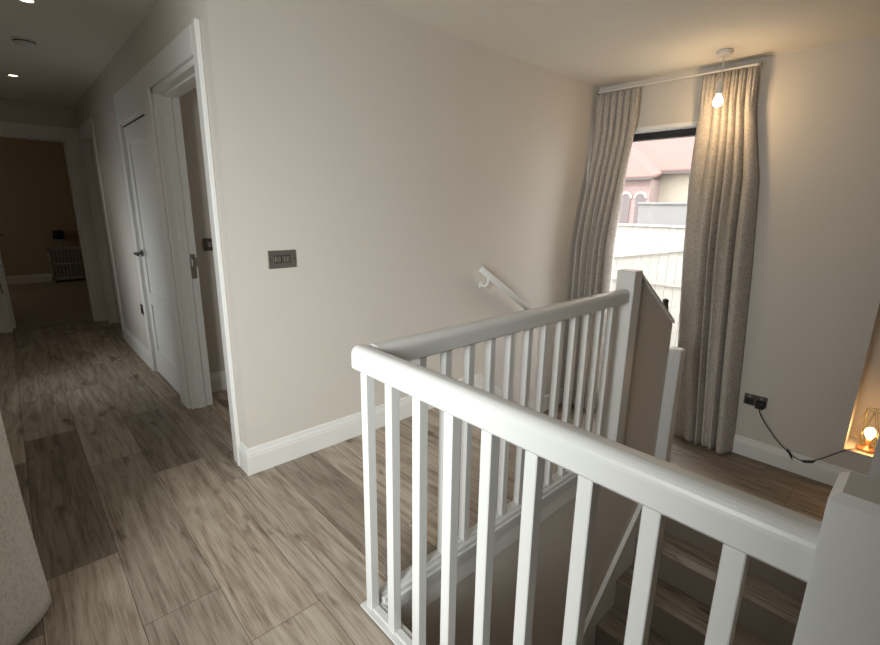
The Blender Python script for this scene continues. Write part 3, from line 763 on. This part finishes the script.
light('cage_lamp_glow', 'POINT', tuple(lc + Vector((-.045, .0, .13))), 2.4, (1.0, .55, .22), 0.025)
cord_pts = [(L - .035, -1.546, -.010), (L - .04, -1.556, -.055), (L - .032, -1.589, -.115), (L - .03, -1.674, -.218), (L - .034, -1.765, -.292), (L - .036, -1.822, -.318), (L - .036, -1.874, -.319),
            (L - .034, -1.943, -.268), (L - .03, -2.034, -.178), (L + .0, -2.085, NZ0 + .012), (L + .05, -2.125, NZ0 + .010)]
cdn = obj('cord', tube(smooth_path(cord_pts), .0035, 8), M['cord'], lp, True); cdn['label'] = 'black cord looping from the socket to the lamp'
obj('inline_switch', tube([(L - .036, -1.845, -.321), (L - .036, -1.862, -.323), (L - .036, -1.905, -.306), (L - .036, -1.92, -.292)], [.004, .010, .010, .004], 10), M['black'], cdn)
obj('cord_tag', tube([(L - .034, -1.755, -.270), (L - .034, -1.775, -.296), (L - .034, -1.796, -.335)], [.004, .009, .004], 8), M['black'], cdn)
obj('plug', box(L - .045, -1.572, -.034, L - .0095, -1.520, .012, .006), M['black'], cdn)

# ------------------------------------------------------------------ the dark room at the end of the hall
CBX = .06
cb = thing('side_cabinet', 'pale slatted side cabinet against the back wall of the dark room', 'cabinet', (-.05 + CBX, 8.35, 0))
obj('frame', boxes([(-.34 + CBX, 8.25, 0, -.30 + CBX, 8.30, .60), (.16 + CBX, 8.25, 0, .20 + CBX, 8.30, .60), (-.34 + CBX, 8.25, .56, .20 + CBX, 8.30, .60), (-.34 + CBX, 8.25, .05, .20 + CBX, 8.30, .09), (-.34 + CBX, 8.25, .31, .20 + CBX, 8.30, .34)], .003), M['furniture'], cb)
obj('body', box(-.33 + CBX, 8.30, .03, .19 + CBX, 8.47, .59), M['furniture'], cb)
obj('cabinet_top', box(-.36 + CBX, 8.24, .60, .22 + CBX, 8.48, .62, .004), M['furniture'], cb)
for k in range(9):
    x = -.27 + CBX + k * .05
    obj('slat', box(x, 8.255, .09, x + .02, 8.295, .56), M['furniture'], cb)
tl_ = thing('table_lamp', 'small lamp with a navy shade on the pale cabinet', 'lamp', (-.14 + CBX, 8.36, .62))
obj('base', lathe([(.0, 0), (.05, 0), (.05, .012), (.012, .02), (.012, .16), (.0, .162)], (-.14 + CBX, 8.36, .62), 16), M['furniture'], tl_, True)
obj('lamp_shade', lathe([(.082, .13), (.086, .13), (.074, .28), (.070, .28), (.082, .13)], (-.14 + CBX, 8.36, .62), 20), M['shade'], tl_, True)

# ------------------------------------------------------------------ outside the window
tag(obj('garden_ground', box(L + .31, -12, -1.0, 40, 24, -.8), M['ground']), 'pale paved garden outside the window', 'ground', kind='structure')
def picket(name, x, y0, y1, zb, top, m, label, n, rail_z):
    f = thing(name, label, 'fence', (x, (y0 + y1) / 2, zb), None)
    wd = (y1 - y0) / n; bm = bmesh.new()
    for k in range(n):
        a = y0 + k * wd
        prism([(a + .002, zb), (a + wd - .002, zb), (a + wd - .002, top(a + wd)), (a + .002, top(a))], 'x', x, x + .02, bm)
    obj('board_panel', bm, m, f)
    for rz in rail_z:
        obj('fence_rail', prism([(y0, rz(y0) - .02), (y1, rz(y1) - .02), (y1, rz(y1) + .02), (y0, rz(y0) + .02)], 'x', x - .04, x - .001), M['stone'] if False else m, f)
    return f
picket('timber_fence', 6.0, -2.4, 2.6, -.8, lambda y: .92 - .17 * y, M['fence'], 'near pale timber fence with a sloping top outside the window', 40, [lambda y: .90 - .17 * y, lambda y: .38])
picket('timber_fence', 8.0, -2.6, 4.4, -.8, lambda y: 1.14, M['fence'], 'taller pale timber fence behind the sloping fence', 52, [lambda y: 1.12])
gw = thing('garden_wall', 'grey rendered boundary wall in front of the neighbouring house', 'wall', (10, 1, -.8))
obj('wall_body', box(10.0, -3.5, -.8, 10.2, 2.7, 1.52), M['fence_grey'], gw)
obj('coping', box(9.96, -3.5, 1.52, 10.24, 2.72, 1.57, .01), M['fence_grey'], gw)
hs = thing('neighbour_house', 'neighbouring house with a red tiled roof and arched brick windows', 'house', (14, 4, -.8))
obj('wall', box(13.0, -6, -.8, 20, 12, 2.40), M['cream'], hs)
wing = obj('brick_wing', box(12.4, 3.55, -.8, 13.1, 9.0, 2.22), M['brick'], hs)
def roof(poly_pts, name, m=M['tile'], th=.06):
    bm = bmesh.new()
    a = [bm.verts.new(p) for p in poly_pts]; b = [bm.verts.new((p[0], p[1], p[2] - th)) for p in poly_pts]; n = len(a)
    bm.faces.new(a); bm.faces.new(b[::-1])
    for i in range(n): bm.faces.new((a[i], b[i], b[(i + 1) % n], a[(i + 1) % n]))
    bmesh.ops.recalc_face_normals(bm, faces=bm.faces[:])
    return obj(name, bm, m, hs)
roof([(12.75, -6.3, 2.48), (12.75, 12.3, 2.48), (17.5, 12.3, 7.0), (17.5, -6.3, 7.0)], 'main_roof')
roof([(12.2, 3.40, 2.30), (12.2, 9.2, 2.30), (13.3, 8.4, 3.45), (13.3, 5.1, 3.45)], 'wing_roof')
roof([(12.2, 3.40, 2.30), (13.3, 5.1, 3.45), (13.6, 3.40, 2.62)], 'wing_hip')
obj('gutter', box(12.68, -6.3, 2.36, 12.78, 3.5, 2.44), M['gutter'], hs)
obj('gutter', box(12.12, 3.40, 2.20, 12.22, 9.2, 2.27), M['gutter'], hs)
for k in range(6):
    y = 3.78 + k * .42
    a = [(y + .13 * math.cos(t), 1.72 + .13 * math.sin(t)) for t in [math.pi * j / 10 for j in range(11)]]
    wn = obj('arched_window', prism([(y + .13, .85)] + a + [(y - .13, .85)], 'x', 12.37, 12.41), M['dark_glass'], hs)
    o1 = [(y + .19 * math.cos(t), 1.72 + .19 * math.sin(t)) for t in [math.pi * j / 10 for j in range(11)]]
    ring = bmesh.new()
    for j in range(10):
        prism([a[j], a[j + 1], o1[j + 1], o1[j]], 'x', 12.35, 12.41, ring)
    obj('arch_surround', ring, M['stone'], wn)

for o in list(bpy.data.objects):
    if '_w' in o: del o['_w']
